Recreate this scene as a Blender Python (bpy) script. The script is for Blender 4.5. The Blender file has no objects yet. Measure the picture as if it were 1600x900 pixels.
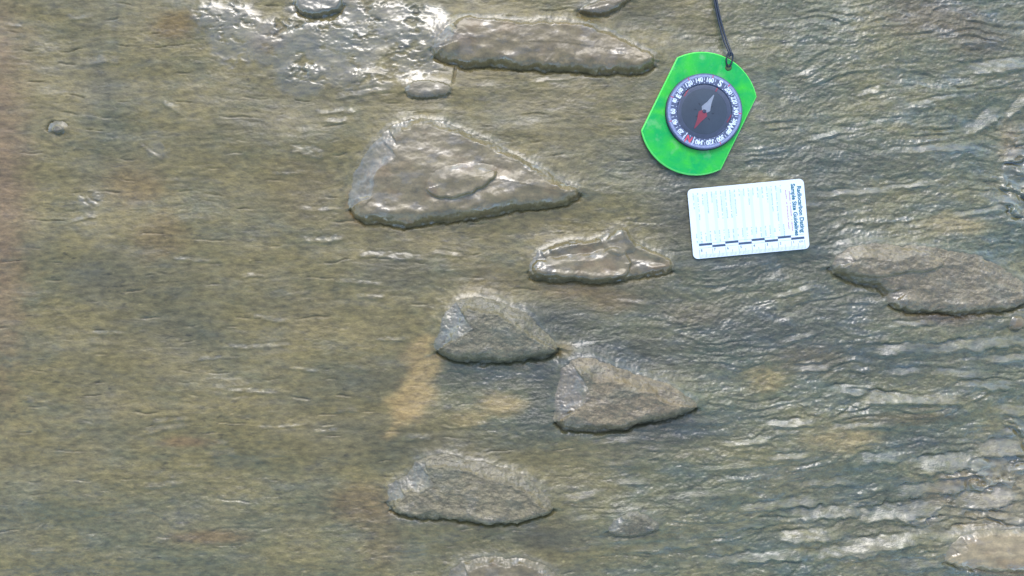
import bpy, math, random
import numpy as np
from mathutils import Vector

# ------------------------------------------------------------------ camera, sky, sun, exposure
S = 0.479e-3            # metres per photo pixel on the ground (from the printed centimetre scale)
CAM_H = 0.62
SUN_AZ, SUN_EL = 95.0, 49.0   # azimuth from +X towards +Y, elevation
scene = bpy.context.scene
COL = scene.collection

cd = bpy.data.cameras.new('camera')
cam = bpy.data.objects.new('camera', cd)
COL.objects.link(cam)
cam.location = (0, 0, CAM_H)
cam.rotation_euler = (0, 0, 0)
cd.sensor_width = 36.0
cd.lens = 36.0 * CAM_H / (1600 * S)
cd.clip_start = 0.01
cd.clip_end = 200.0
scene.camera = cam

world = bpy.data.worlds.new('World')
scene.world = world
world.use_nodes = True
nt = world.node_tree
sky = nt.nodes.new('ShaderNodeTexSky')
sky.sky_type = 'NISHITA'
sky.sun_disc = False
sky.sun_elevation = math.radians(SUN_EL)
sky.sun_rotation = math.radians(90 - SUN_AZ)
sky.air_density = 1.0
sky.dust_density = 1.0
sky.ozone_density = 3.0
nt.links.new(sky.outputs[0], nt.nodes['Background'].inputs[0])
nt.nodes['Background'].inputs[1].default_value = 0.15

sd = bpy.data.lights.new('sun', 'SUN')
sd.energy = 0.5
sd.angle = math.radians(28)
sd.color = (1.0, 0.95, 0.88)
sun = bpy.data.objects.new('sun', sd)
COL.objects.link(sun)
ce = math.cos(math.radians(SUN_EL))
sun_dir = Vector((ce * math.cos(math.radians(SUN_AZ)), ce * math.sin(math.radians(SUN_AZ)), math.sin(math.radians(SUN_EL))))
sun.rotation_euler = sun_dir.to_track_quat('Z', 'Y').to_euler()
sun.location = sun_dir * 5

vs = scene.view_settings
vs.view_transform = 'Standard'
vs.look = 'None'
vs.exposure = 1.5
vs.gamma = 1.0
vs.use_curve_mapping = False
scene.cycles.use_denoising = True
scene.cycles.max_bounces = 6
scene.cycles.sample_clamp_indirect = 4.0

# ------------------------------------------------------------------ helpers
def X(px): return (px - 800.0) * S
def Y(py): return (450.0 - py) * S

def tag(o, label=None, cat=None, group=None, kind=None):
    if label: o['label'] = label
    if cat: o['category'] = cat
    if group: o['group'] = group
    if kind: o['kind'] = kind
    return o

def link(name, me, mat=None, parent=None):
    o = bpy.data.objects.new(name, me)
    COL.objects.link(o)
    if mat is not None: me.materials.append(mat)
    if parent is not None: o.parent = parent
    return o

def smooth(a, b, x):
    t = np.clip((x - a) / (b - a), 0, 1)
    return t * t * (3 - 2 * t)

_rng = np.random.RandomState(7)
_perm = _rng.permutation(256).astype(np.int32)
_perm = np.concatenate([_perm, _perm])
_ga = _rng.rand(256).astype(np.float32) * 2 * np.pi
_gx, _gy = np.cos(_ga), np.sin(_ga)

def pn(x, y, seed=0):
    """gradient noise, about -1..1"""
    x = np.asarray(x, np.float32) + seed * 17.31
    y = np.asarray(y, np.float32) + seed * 9.77
    xi = np.floor(x); yi = np.floor(y)
    fx = x - xi; fy = y - yi
    xi = xi.astype(np.int32) & 255; yi = yi.astype(np.int32) & 255
    x1 = (xi + 1) & 255; y1 = (yi + 1) & 255
    u = fx * fx * fx * (fx * (fx * 6 - 15) + 10)
    v = fy * fy * fy * (fy * (fy * 6 - 15) + 10)
    def g(ix, iy, dx, dy):
        h = _perm[_perm[ix] + iy]
        return _gx[h] * dx + _gy[h] * dy
    a = g(xi, yi, fx, fy); b = g(x1, yi, fx - 1, fy)
    c = g(xi, y1, fx, fy - 1); d = g(x1, y1, fx - 1, fy - 1)
    l0 = a + (b - a) * u; l1 = c + (d - c) * u
    return (l0 + (l1 - l0) * v) * 1.5

def fbm(x, y, octaves=4, seed=0, gain=0.5):
    s = 0; a = 1.0; t = 0
    for i in range(octaves):
        s = s + a * pn(x, y, seed + i * 3)
        t += a; a *= gain
        x = x * 2.03; y = y * 2.03
    return s / t * 1.4

def terrace(n, sharp):
    """steps with soft treads and steep risers"""
    f = np.floor(n); r = n - f
    return f + smooth(0.5 - sharp, 0.5 + sharp, r) * 0.85 + r * 0.15

def poly_sdf(px, py, poly):
    """signed distance (inside positive) and the outward direction's image-down component"""
    P = np.array(poly, np.float32)
    d2 = np.full(px.shape, 1e9, np.float32)
    inside = np.zeros(px.shape, bool)
    nx = np.zeros_like(px); ny = np.zeros_like(px)
    n = len(P)
    for i in range(n):
        a = P[i]; b = P[(i + 1) % n]
        e = b - a
        wx = px - a[0]; wy = py - a[1]
        t = np.clip((wx * e[0] + wy * e[1]) / max(float(e @ e), 1e-6), 0, 1)
        ex = wx - e[0] * t; ey = wy - e[1] * t
        q = ex * ex + ey * ey
        m = q < d2
        d2 = np.where(m, q, d2)
        nx = np.where(m, ex, nx); ny = np.where(m, ey, ny)
        c = ((a[1] <= py) & (b[1] > py)) | ((b[1] <= py) & (a[1] > py))
        xc = a[0] + (py - a[1]) / (e[1] if abs(e[1]) > 1e-6 else 1e-6) * e[0]
        inside ^= c & (px < xc)
    d = np.sqrt(d2)
    L = np.maximum(d, 1e-4)
    sg = np.where(inside, -1.0, 1.0)
    return np.where(inside, d, -d), nx / L * sg, ny / L * sg

def chaikin(poly, k=2):
    P = [tuple(p) for p in poly]
    for _ in range(k):
        Q = []
        for i in range(len(P)):
            a, b = P[i], P[(i + 1) % len(P)]
            Q.append((a[0] * .75 + b[0] * .25, a[1] * .75 + b[1] * .25))
            Q.append((a[0] * .25 + b[0] * .75, a[1] * .25 + b[1] * .75))
        P = Q
    return P

def quad_mesh(name, co, quads, attrs):
    me = bpy.data.meshes.new(name)
    me.vertices.add(len(co))
    me.vertices.foreach_set('co', co.astype(np.float32).ravel())
    nq = len(quads)
    me.loops.add(nq * 4)
    me.loops.foreach_set('vertex_index', quads.astype(np.int32).ravel())
    me.polygons.add(nq)
    me.polygons.foreach_set('loop_start', np.arange(0, nq * 4, 4, dtype=np.int32))
    me.polygons.foreach_set('use_smooth', np.ones(nq, bool))
    me.update(calc_edges=True)
    for k, v in attrs.items():
        if v.ndim == 2:
            a = me.attributes.new(k, 'FLOAT_COLOR', 'POINT')
            a.data.foreach_set('color', np.concatenate([v, np.ones((len(v), 1))], 1).astype(np.float32).ravel())
        else:
            a = me.attributes.new(k, 'FLOAT', 'POINT')
            a.data.foreach_set('value', v.astype(np.float32).ravel())
    me.validate()
    return me

# ------------------------------------------------------------------ materials
def new_mat(name):
    m = bpy.data.materials.new(name)
    m.use_nodes = True
    return m, m.node_tree, m.node_tree.nodes['Principled BSDF']

def wet_material(name, bump=0.5, scale=(420, 900, 900), speck=0.35):
    m, t, p = new_mat(name)
    N = t.nodes.new; L = t.links.new
    tc = N('ShaderNodeTexCoord')
    mp = N('ShaderNodeMapping'); mp.inputs['Scale'].default_value = scale
    L(tc.outputs['Object'], mp.inputs['Vector'])
    at = N('ShaderNodeAttribute'); at.attribute_name = 'tint'
    aw = N('ShaderNodeAttribute'); aw.attribute_name = 'film'
    n1 = N('ShaderNodeTexNoise'); n1.inputs['Scale'].default_value = 1.0
    n1.inputs['Detail'].default_value = 4.0; n1.inputs['Roughness'].default_value = 0.6
    L(mp.outputs[0], n1.inputs['Vector'])
    n2 = N('ShaderNodeTexNoise'); n2.inputs['Scale'].default_value = 0.35
    n2.inputs['Detail'].default_value = 5.0
    L(mp.outputs[0], n2.inputs['Vector'])
    # grain of the mud: value varies around the tint
    mr = N('ShaderNodeMapRange'); mr.inputs[1].default_value = 0.3; mr.inputs[2].default_value = 0.7
    mr.inputs[3].default_value = 1 - speck; mr.inputs[4].default_value = 1 + speck
    L(n2.outputs[0], mr.inputs[0])
    mx = N('ShaderNodeMix'); mx.data_type = 'RGBA'; mx.blend_type = 'MULTIPLY'; mx.inputs[0].default_value = 1.0
    n3 = N('ShaderNodeTexNoise'); n3.inputs['Scale'].default_value = 1.6; n3.inputs['Detail'].default_value = 2.0
    L(mp.outputs[0], n3.inputs['Vector'])
    m3 = N('ShaderNodeMapRange'); m3.inputs[1].default_value = .3; m3.inputs[2].default_value = .7
    m3.inputs[3].default_value = .88; m3.inputs[4].default_value = 1.12
    L(n3.outputs[0], m3.inputs[0])
    mm = N('ShaderNodeMath'); mm.operation = 'MULTIPLY'
    L(mr.outputs[0], mm.inputs[0]); L(m3.outputs[0], mm.inputs[1])
    L(at.outputs['Color'], mx.inputs[6]); L(mm.outputs[0], mx.inputs[7])
    L(mx.outputs[2], p.inputs['Base Color'])
    # film 1 = standing water skin, 0 = damp grain
    rr = N('ShaderNodeMapRange'); rr.inputs[3].default_value = 0.55; rr.inputs[4].default_value = 0.25
    L(aw.outputs['Fac'], rr.inputs[0]); L(rr.outputs[0], p.inputs['Roughness'])
    cr = N('ShaderNodeMapRange'); cr.inputs[3].default_value = 0.34; cr.inputs[4].default_value = 0.145
    L(aw.outputs['Fac'], cr.inputs[0]); L(cr.outputs[0], p.inputs['Coat Roughness'])
    cw = N('ShaderNodeMapRange'); cw.inputs[1].default_value = .1; cw.inputs[2].default_value = .75
    cw.inputs[3].default_value = .12; cw.inputs[4].default_value = 1.0
    L(aw.outputs['Fac'], cw.inputs[0]); L(cw.outputs[0], p.inputs['Coat Weight'])
    p.inputs['Coat IOR'].default_value = 1.75
    p.inputs['Specular IOR Level'].default_value = 0.4
    bs = N('ShaderNodeMapRange'); bs.inputs[3].default_value = bump * 1.3; bs.inputs[4].default_value = bump * 0.12
    ag = N('ShaderNodeAttribute'); ag.attribute_name = 'grain'
    bg = N('ShaderNodeMath'); bg.operation = 'MULTIPLY'
    L(aw.outputs['Fac'], bs.inputs[0])
    bp = N('ShaderNodeBump'); bp.inputs['Distance'].default_value = 0.0008
    L(bs.outputs[0], bg.inputs[0]); L(ag.outputs['Fac'], bg.inputs[1]); L(bg.outputs[0], bp.inputs['Strength'])
    L(n1.outputs[0], bp.inputs['Height'])
    L(bp.outputs[0], p.inputs['Normal']); L(bp.outputs[0], p.inputs['Coat Normal'])
    return m

def plain(name, col, rough=0.5, coat=0.0, spec=0.5, metal=0.0, noise=0.0, nscale=300.0):
    m, t, p = new_mat(name)
    p.inputs['Roughness'].default_value = rough
    p.inputs['Coat Weight'].default_value = coat
    p.inputs['Coat Roughness'].default_value = 0.08
    p.inputs['Specular IOR Level'].default_value = spec
    p.inputs['Metallic'].default_value = metal
    N = t.nodes.new; L = t.links.new
    tc = N('ShaderNodeTexCoord'); n = N('ShaderNodeTexNoise'); n.inputs['Scale'].default_value = nscale
    n.inputs['Detail'].default_value = 4
    L(tc.outputs['Object'], n.inputs['Vector'])
    mr = N('ShaderNodeMapRange'); mr.inputs[1].default_value = 0.3; mr.inputs[2].default_value = 0.7
    mr.inputs[3].default_value = 1 - noise; mr.inputs[4].default_value = 1 + noise
    L(n.outputs[0], mr.inputs[0])
    mx = N('ShaderNodeMix'); mx.data_type = 'RGBA'; mx.blend_type = 'MULTIPLY'; mx.inputs[0].default_value = 1
    mx.inputs[6].default_value = (*col, 1)
    L(mr.outputs[0], mx.inputs[7]); L(mx.outputs[2], p.inputs['Base Color'])
    return m

M_MUD = wet_material('wet_mud', bump=0.55)
M_STONE_ROUGH = wet_material('wet_gritty_stone', bump=0.7, scale=(600, 900, 900), speck=0.3)
M_STONE_SMOOTH = wet_material('wet_clay_coated_stone', bump=0.3, scale=(380, 600, 600), speck=0.22)

# ------------------------------------------------------------------ layout of the bed, in photo pixels
# stones: outline, height, edge widths (upper side, lower side), surface kind, label
ROCKS = [
 dict(poly=[(676,82),(688,58),(700,40),(730,27),(765,32),(810,34),(890,33),(935,45),(975,62),(1010,80),(1024,92),(1019,105),(985,113),(930,111),(880,106),(830,104),(790,103),(755,100),(725,104),(704,96)],
      h=18, up=20, low=15, kind='clay', tint=(.175,.140,.078), label='long brown clay-coated stone lying left of the compass, near the top edge'),
 dict(poly=[(545,318),(548,292),(556,264),(575,236),(600,208),(635,192),(665,185),(700,195),(740,211),(790,236),(840,263),(880,286),(907,292),(904,305),(880,318),(840,322),(790,328),(740,338),(690,345),(650,350),(600,349),(562,345)],
      h=20, up=34, low=15, kind='clay', tint=(.165,.140,.084), label='largest stone, a brown triangular slab with a glossy white left edge and raised lump'),
 dict(poly=[(827,428),(830,406),(848,388),(880,376),(930,378),(957,362),(975,350),(987,366),(1000,386),(1030,396),(1052,410),(1050,426),(1012,426),(985,434),(955,441),(915,441),(880,437),(845,436)],
      h=14, up=18, low=13, kind='clay', tint=(.15,.132,.086), label='small knobbly stone with a glossy ridge, left of the white card'),
 dict(poly=[(678,545),(688,510),(704,474),(735,462),(782,470),(822,490),(852,515),(874,541),(868,551),(835,559),(790,564),(740,563),(700,558)],
      h=24, up=40, low=11, kind='grit', tint=(.125,.125,.098), label='gritty grey-green triangular stone just above the tan mud patch'),
 dict(poly=[(866,652),(868,606),(884,567),(910,556),(950,568),(1000,585),(1050,605),(1084,625),(1086,638),(1060,648),(1020,656),(970,669),(930,673),(888,670)],
      h=27, up=44, low=13, kind='grit', tint=(.17,.145,.108), label='gritty pointed stone with a pale left edge, lower right of the tan mud'),
 dict(poly=[(603,778),(610,754),(640,739),(653,714),(690,711),(740,719),(800,734),(840,755),(859,780),(862,796),(835,809),(800,816),(750,816),(700,809),(650,806),(615,802)],
      h=20, up=30, low=11, kind='grit', tint=(.145,.138,.1), label='oval gritty stone with a pale wet rim near the bottom of the bed'),
 dict(poly=[(684,915),(712,882),(760,867),(812,870),(852,882),(878,902),(886,935),(830,960),(720,955)],
      h=16, up=28, low=8, kind='clay', tint=(.130,.112,.070), label='stone cut off by the bottom edge, only its glossy upper rim showing'),
 dict(poly=[(1296,424),(1308,392),(1360,380),(1425,385),(1485,390),(1535,403),(1572,425),(1604,446),(1616,470),(1570,483),(1500,489),(1430,484),(1394,480),(1384,452),(1335,438)],
      h=17, up=40, low=18, kind='grit', tint=(.150,.13,.084), label='broad low mud-covered stone at the right edge, beyond the card'),
 dict(poly=[(903,13),(925,5),(960,-6),(986,-4),(976,8),(952,18),(928,23),(908,21)],
      h=7, up=7, low=4, kind='clay', tint=(.135,.112,.068), label='small stone sliver above the long brown stone, at the top edge'),
 dict(poly=[(632,142),(640,129),(666,128),(700,130),(707,144),(692,152),(660,154),(640,151)],
      h=5, up=6, low=4, kind='clay', tint=(.118,.104,.068), label='small flat stone below the left end of the long brown stone'),
 dict(poly=[(456,-20),(462,12),(478,24),(512,24),(534,14),(538,-20),(500,-34)],
      h=9, up=8, low=5, kind='clay', tint=(.120,.112,.078), film=.85, label='flat shiny stone with a dark rim, cut by the top edge'),
 dict(poly=[(1466,872),(1488,842),(1540,827),(1610,828),(1655,860),(1640,892),(1560,891),(1505,886)],
      h=10, up=26, low=12, kind='clay', tint=(.33,.285,.20), label='pale tan smooth stone in the lower right corner'),
 dict(poly=[(83,204),(86,198),(94,196),(101,200),(101,207),(94,210),(86,209)],
      h=5, up=4, low=3, kind='clay', tint=(.07,.066,.05), label='tiny pebble in a dark pit near the left edge'),
 dict(poly=[(946,826),(962,805),(990,796),(1014,804),(1030,822),(1012,834),(978,838),(956,836)],
      h=7, up=12, low=7, kind='grit', tint=(.092,.096,.078), label='small crusty stone right of the oval gritty stone, near the bottom'),
 dict(poly=[(1574,506),(1578,496),(1588,493),(1597,498),(1598,509),(1590,516),(1580,515)],
      h=7, up=6, low=4, kind='clay', tint=(.125,.118,.09), label='tiny glossy pebble under the broad stone at the right edge'),
]
for k, r in enumerate(ROCKS): r['sp'] = chaikin(r['poly'], 1); r['k'] = k

# clear, flat places under the compass and the card
CARD = [(1075,296.6),(1255.7,278),(1263.4,388.4),(1084.3,405.3)]
COMPASS_BOX = [(1052,80),(1196,100),(1200,160),(1130,280),(1002,225),(1002,195)]

# ledges whose smooth upper face mirrors the sky: x, y, half length, half width, angle(deg, up to the right), height
LEDGES = [
 (1560,102,62,9,5,4.5),(1455,232,78,6,2,4),(1360,142,22,5,15,3),(1330,300,60,5,2,2.5),(1535,190,40,12,32,4),(1590,165,30,9,40,3),
 (1400,545,42,9,4,4.5),(1520,538,95,9,5,5),(1420,580,30,6,0,3.5),(1495,582,42,6,-5,3.5),(1330,610,44,8,2,4),(1420,622,90,9,-2,5),
 (1590,640,40,8,0,3),(1370,715,42,9,6,4),(1480,722,58,13,5,5),(1300,800,70,11,4,4),(1410,800,80,13,6,5),(1330,860,70,10,6,4),
 (1540,780,50,14,12,3),(1180,870,80,8,4,3.5),(1240,785,45,8,5,3.5),(1100,655,40,6,2,3),(1130,728,50,5,3,3),(1230,712,40,5,3,3),
 (960,688,42,5,3,3),(965,724,32,5,0,3),(985,752,26,5,0,3),(905,775,38,7,8,3),(915,808,22,5,0,2.5),(955,842,50,5,3,3),(1030,852,55,6,6,3.5),
 (900,857,30,4,0,2.5),(640,855,45,5,2,2.5),(1250,525,34,5,15,3),(1240,455,40,5,12,2.5),
 (260,668,46,5,10,2.5),(265,655,35,4,4,2),(345,708,26,5,3,2.5),(255,755,38,5,2,2.5),(300,728,25,4,0,2),(215,798,20,4,4,2),(75,858,30,4,2,2),
 (55,625,26,4,-8,2),(400,610,50,4,-3,2),(440,665,45,3,2,2),(400,540,60,4,2,2),(420,497,38,4,-8,2),(395,430,24,4,0,2),(500,325,38,4,0,2.5),
 (500,372,38,6,2,3),(605,398,60,6,-3,3.5),(560,440,45,4,-4,2.5),(580,463,28,4,0,2.5),(610,528,30,4,2,2.5),(475,577,30,3,-6,2),(540,640,22,4,0,2.5),
 (510,672,26,4,3,2.5),(655,682,22,6,5,2.5),(530,172,36,6,4,3),(525,187,24,5,0,2.5),(560,145,45,5,8,3),(480,235,30,8,-10,2.5),
 (880,295,25,5,5,2),(990,470,28,4,-8,2.5),(860,122,40,4,5,2.5),(1170,105,18,4,14,2.5),(130,340,22,4,10,2),(120,25,20,5,8,2),(155,92,36,7,0,2.5),(20,38,16,3,-5,2),
 (345,690,15,4,0,2),(1100,770,60,5,3,2.5),(1150,820,70,6,5,3),(1530,330,50,5,8,2.5),(1460,155,40,4,10,2.5),(1420,290,50,4,4,2.5),(1290,210,30,4,10,2),
 (1565,698,45,12,4,4),(1450,764,60,11,5,4),(1385,846,66,10,6,4),(1255,838,60,9,4,4),(1545,600,45,7,-3,4),(1350,664,55,5,2,3),(1520,835,60,12,2,4),
 (1290,755,55,7,5,3.5),(1190,790,40,6,3,3),(1160,690,40,5,3,3),(1570,560,40,6,4,3),(1420,505,40,5,3,3),(1270,575,35,6,3,3),(1230,660,45,6,2,3),(1440,880,50,8,4,4),
 (700,395,25,4,-6,2),(450,270,30,3,0,2),(330,560,30,3,4,1.8),(300,405,35,3,-4,1.8),(160,520,30,3,3,1.6),(270,165,18,5,-30,2),(235,235,22,4,-35,2),
]
# water-skinned places: x, y, rx, ry, strength
POOLS = [(520,78,85,62,1.0),(590,40,120,45,.9),(500,12,60,24,1.0),(670,42,45,40,.8),(370,55,50,60,.9),(440,70,60,50,.85),(470,125,50,30,.75),(640,100,60,40,.75),(570,130,60,26,.6),(330,30,40,40,.6),
         (1530,760,80,60,.8),(1560,850,90,50,1.0),(1500,870,40,40,.7),(1440,800,60,30,.6),(1590,290,30,90,.8),(1585,700,40,60,.7),
         (1300,640,90,14,.5),(140,312,26,18,.6),(250,235,30,22,.4),(270,640,40,12,.3)]

# soft patches of differently coloured mud, and painted shade below the right-edge stone: x, y, rx, ry, colour, strength
TAN = (.37,.29,.145)
PATCH = [
(785,632,44,22,TAN,.85),(735,655,34,16,TAN,.45),(560,790,60,40,(.22,.155,.075),.6),
 (570,320,36,36,(.23,.175,.095),.8),(880,545,22,14,TAN,.5),(1195,592,34,24,TAN,.6),(1315,684,70,22,TAN,.75),(1490,352,60,24,TAN,.6),(1500,748,42,14,(.33,.25,.13),.8),
 (1470,775,34,18,(.28,.21,.12),.6),(1530,823,40,7,(.35,.26,.12),.7),(1575,890,60,10,(.32,.24,.12),.9),(1260,560,60,24,(.2,.15,.08),.4),(1580,225,22,40,(.33,.25,.15),.5),
 (1450,25,90,40,(.17,.12,.065),.6),(1530,60,60,40,(.16,.11,.06),.5),(900,450,70,18,(.2,.15,.08),.6),(960,470,50,20,(.2,.15,.08),.5),(1090,490,60,20,(.17,.13,.075),.4),
 (275,40,45,28,(.2,.145,.05),.8),(420,62,32,26,(.2,.16,.09),.6),(700,60,22,26,(.19,.15,.07),.6),(735,70,26,18,(.24,.155,.07),.7),(-25,280,80,380,(.23,.172,.112),.9),
 (210,290,60,40,(.22,.16,.08),.5),(250,370,50,40,(.2,.15,.08),.5),(470,290,60,60,(.18,.15,.085),.4),(330,840,70,14,(.21,.14,.075),.6),(290,690,50,10,(.22,.14,.08),.5),
 (1560,845,75,30,(.34,.3,.2),.7),(1420,655,90,12,(.14,.11,.055),.6),(1370,435,50,14,(.16,.11,.06),.8),(1480,495,70,16,(.12,.085,.05),.8),(600,840,40,60,(.18,.135,.07),.4),  # dark browns under the right-edge stone carry its underside shade
 (470,480,60,40,(.17,.15,.09),.4),(760,440,60,30,(.15,.125,.07),.4),(1520,790,110,80,(.25,.22,.155),.5),(1570,770,60,110,(.30,.255,.175),.6),(1370,800,120,60,(.19,.175,.12),.35),
]
TANPOLY = chaikin([(648,532),(668,525),(686,548),(688,580),(676,628),(664,655),(640,664),(612,684),(600,676),(606,652),(616,612),(630,575)], 2)
SLATE = (.062,.066,.052)
DARK = [(860,500,110,40,.9),(960,560,150,50,.9),(1040,670,100,40,.95),(850,600,40,60,.8),(1060,230,120,60,.7),(1060,330,60,110,.7),(1280,350,50,130,.6),(1180,420,140,40,.7),
        (1200,520,170,60,.8),(1000,460,90,40,.5),(1330,480,80,40,.5),(1350,560,150,40,.6),(760,590,120,30,.6),(700,700,160,40,.45),(250,440,120,60,.35),(160,135,40,24,.6),(250,520,140,40,.3),
        (620,420,70,50,.6),(560,600,90,40,.4),(860,840,70,26,.8),(1440,690,60,20,.8),(1300,250,120,40,.5),(400,200,70,30,.4),(150,440,60,40,.4),(560,670,80,20,.4),
        (1130,500,130,40,.4),(840,660,50,40,.6),(1000,20,60,30,.3)]

FOOT = .30       # share of a stone's height that the silt ramps up on its upper sides
def film_zone(x, y):
    """roughness zone: 0 in the silty left, 1 in the gritty right"""
    w = x - 940 - 0.25 * (450 - y) + 90 * pn(x / 230, y / 150, 31)
    z = smooth(-120, 260, w)
    z2 = smooth(60, -40, np.abs(x - 430) - 420 + 60 * pn(x / 150, y / 120, 33)) * smooth(690, 800, y) * 0.45
    z3 = smooth(1.0, 0.5, np.hypot((x - 860) / 260, (y - 590) / 150)) * 0.75
    return np.maximum(np.maximum(z, z2), z3)

def low(x, y):
    b = 7 * fbm(x / 330, y / 150, 2, 51) + 3.0 * pn(x / 120, y / 70, 57)
    # a bank at the top left of centre that dips away from the viewer
    sx = smooth(150, 340, x) * smooth(860, 600, x)
    b = b + sx * (5 * smooth(-220, 150, y) * smooth(560, 130, y) - 4)
    return b

def card_plane(x, y): return 0 * x + Z_CARD
Z_CARD = 6.0
Z_COMP = 5.5

def bed_height(x, y):
    z = film_zone(x, y)
    flow = 0.10 * smooth(900, 1400, x) * (x - 900) + 0.02 * x
    wx = x + 26 * pn(x / 110, y / 60, 2)
    wy = y + flow + 9 * pn(x / 150, y / 70, 4) + 2.0 * pn(x / 46, y / 30, 5)
    h = low(x, y)
    # silty laminae on the left
    lam = fbm(wx / 150, wy / 30, 4, 11, 0.55)
    ter = terrace(lam * 4.5, 0.10) / 4.5
    h = h + (1 - z) * (.9 * lam + 3.2 * (ter - lam) * smooth(.0, .5, pn(x / 130, y / 80, 15)))
    sharp = fbm(wx / 60, wy / 9, 3, 17, 0.6)
    h = h + (1 - z) * .42 * sharp * (0.2 + 0.8 * smooth(-.2, .6, pn(x / 130, y / 90, 19)))
    # rough ribs on the right
    f = wy / 22 + 2.0 * fbm(x / 190, y / 75, 2, 21) + .45 * fbm(wx / 75, wy / 34, 3, 22, .6)
    fr = f - np.floor(f)
    am = .25 + .75 * smooth(-.35, .6, fbm(x / 85, wy / 30, 2, 24))
    led = (fr * smooth(1.0, .80, fr) * 1.15 - .45) * am
    fb = wy / 12.5 + 2.4 * fbm(x / 120, y / 45, 2, 121) + .8 * fbm(wx / 36, wy / 18, 2, 122)
    fr2 = fb - np.floor(fb)
    am2 = smooth(-.1, .7, fbm(x / 60, wy / 20, 2, 124))
    led2 = (fr2 * smooth(1.0, .78, fr2) * 1.15 - .45) * am2
    zr = smooth(1020, 1380, x + .45 * (y - 450))
    brk = smooth(-.25, .45, fbm(x / 48, wy / 16, 3, 126, .6))
    h = h + (1 - z) * (.35 * led + .75 * led2 * brk * smooth(-.2, .5, pn(x / 170, y / 120, 129))) + z * ((3.0 + 1.4 * zr) * led * (.35 + .65 * brk) + 1.7 * led2 * (.3 + .7 * brk))
    h = h + z * 2.0 * fbm(wx / 80, wy / 34, 3, 23, 0.5)
    gr = fbm(wx / 11, wy / 6, 3, 27, 0.65)
    g2 = pn(x / 4.2, y / 3.6, 127) + .7 * pn(x / 2.6, y / 2.6, 128)
    h = h + z * (1.0 * gr + .48 * g2) + (1 - z) * (.28 * gr + .17 * g2)
    ch = fbm(x / 24, wy / 13, 3, 29, .6)
    h = h + z * .7 * ch
    # shallow scatter of crumbs
    cr = smooth(.55, .95, pn(x / 7, y / 6, 41)) * smooth(.1, .5, pn(x / 90, y / 70, 43))
    h = h + 1.2 * cr
    # fine cracks, mostly along the bedding
    c1 = (y + 12 * pn(x / 130, y / 50, 45) + 3 * pn(x / 30, y / 22, 48)) / 21; c1 = np.abs(c1 - np.floor(c1) - .5); m1 = smooth(.22, .6, pn(x / 46, y / 15, 46))
    h = h - 2.6 * smooth(.075, .0, c1) * m1 * (1 - .6 * z)
    tread = smooth(.08, .3, fr) * smooth(.88, .7, fr) * smooth(.35, .75, am) * zr * smooth(-.15, .35, fbm(x / 75, y / 30, 3, 131, .6))
    return h, z, gr, tread

def stone_sdf(x, y, r):
    d, nx, ny = poly_sdf(x, y, r['sp'])
    k = r['k']; P = np.array(r['sp']); f = min(1, float((P.max(0) - P.min(0)).max()) / 130)
    d = d + f * (3.5 * pn(x / 36, y / 30, 199 + k) + 2.2 * pn(x / 15, y / 11, 200 + k)) + 1.3 * pn(x / 5, y / 5, 201 + k)
    return d, nx, ny

def PLATE(x, y):
    f = (y + .1 * x) / 38 + 1.3 * fbm(x / 110, y / 60, 2, 141) + .3 * pn(x / 22, y / 14, 143)
    f = f - np.floor(f)
    return (f * smooth(1, .82, f) - .45) * 12.0

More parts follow.
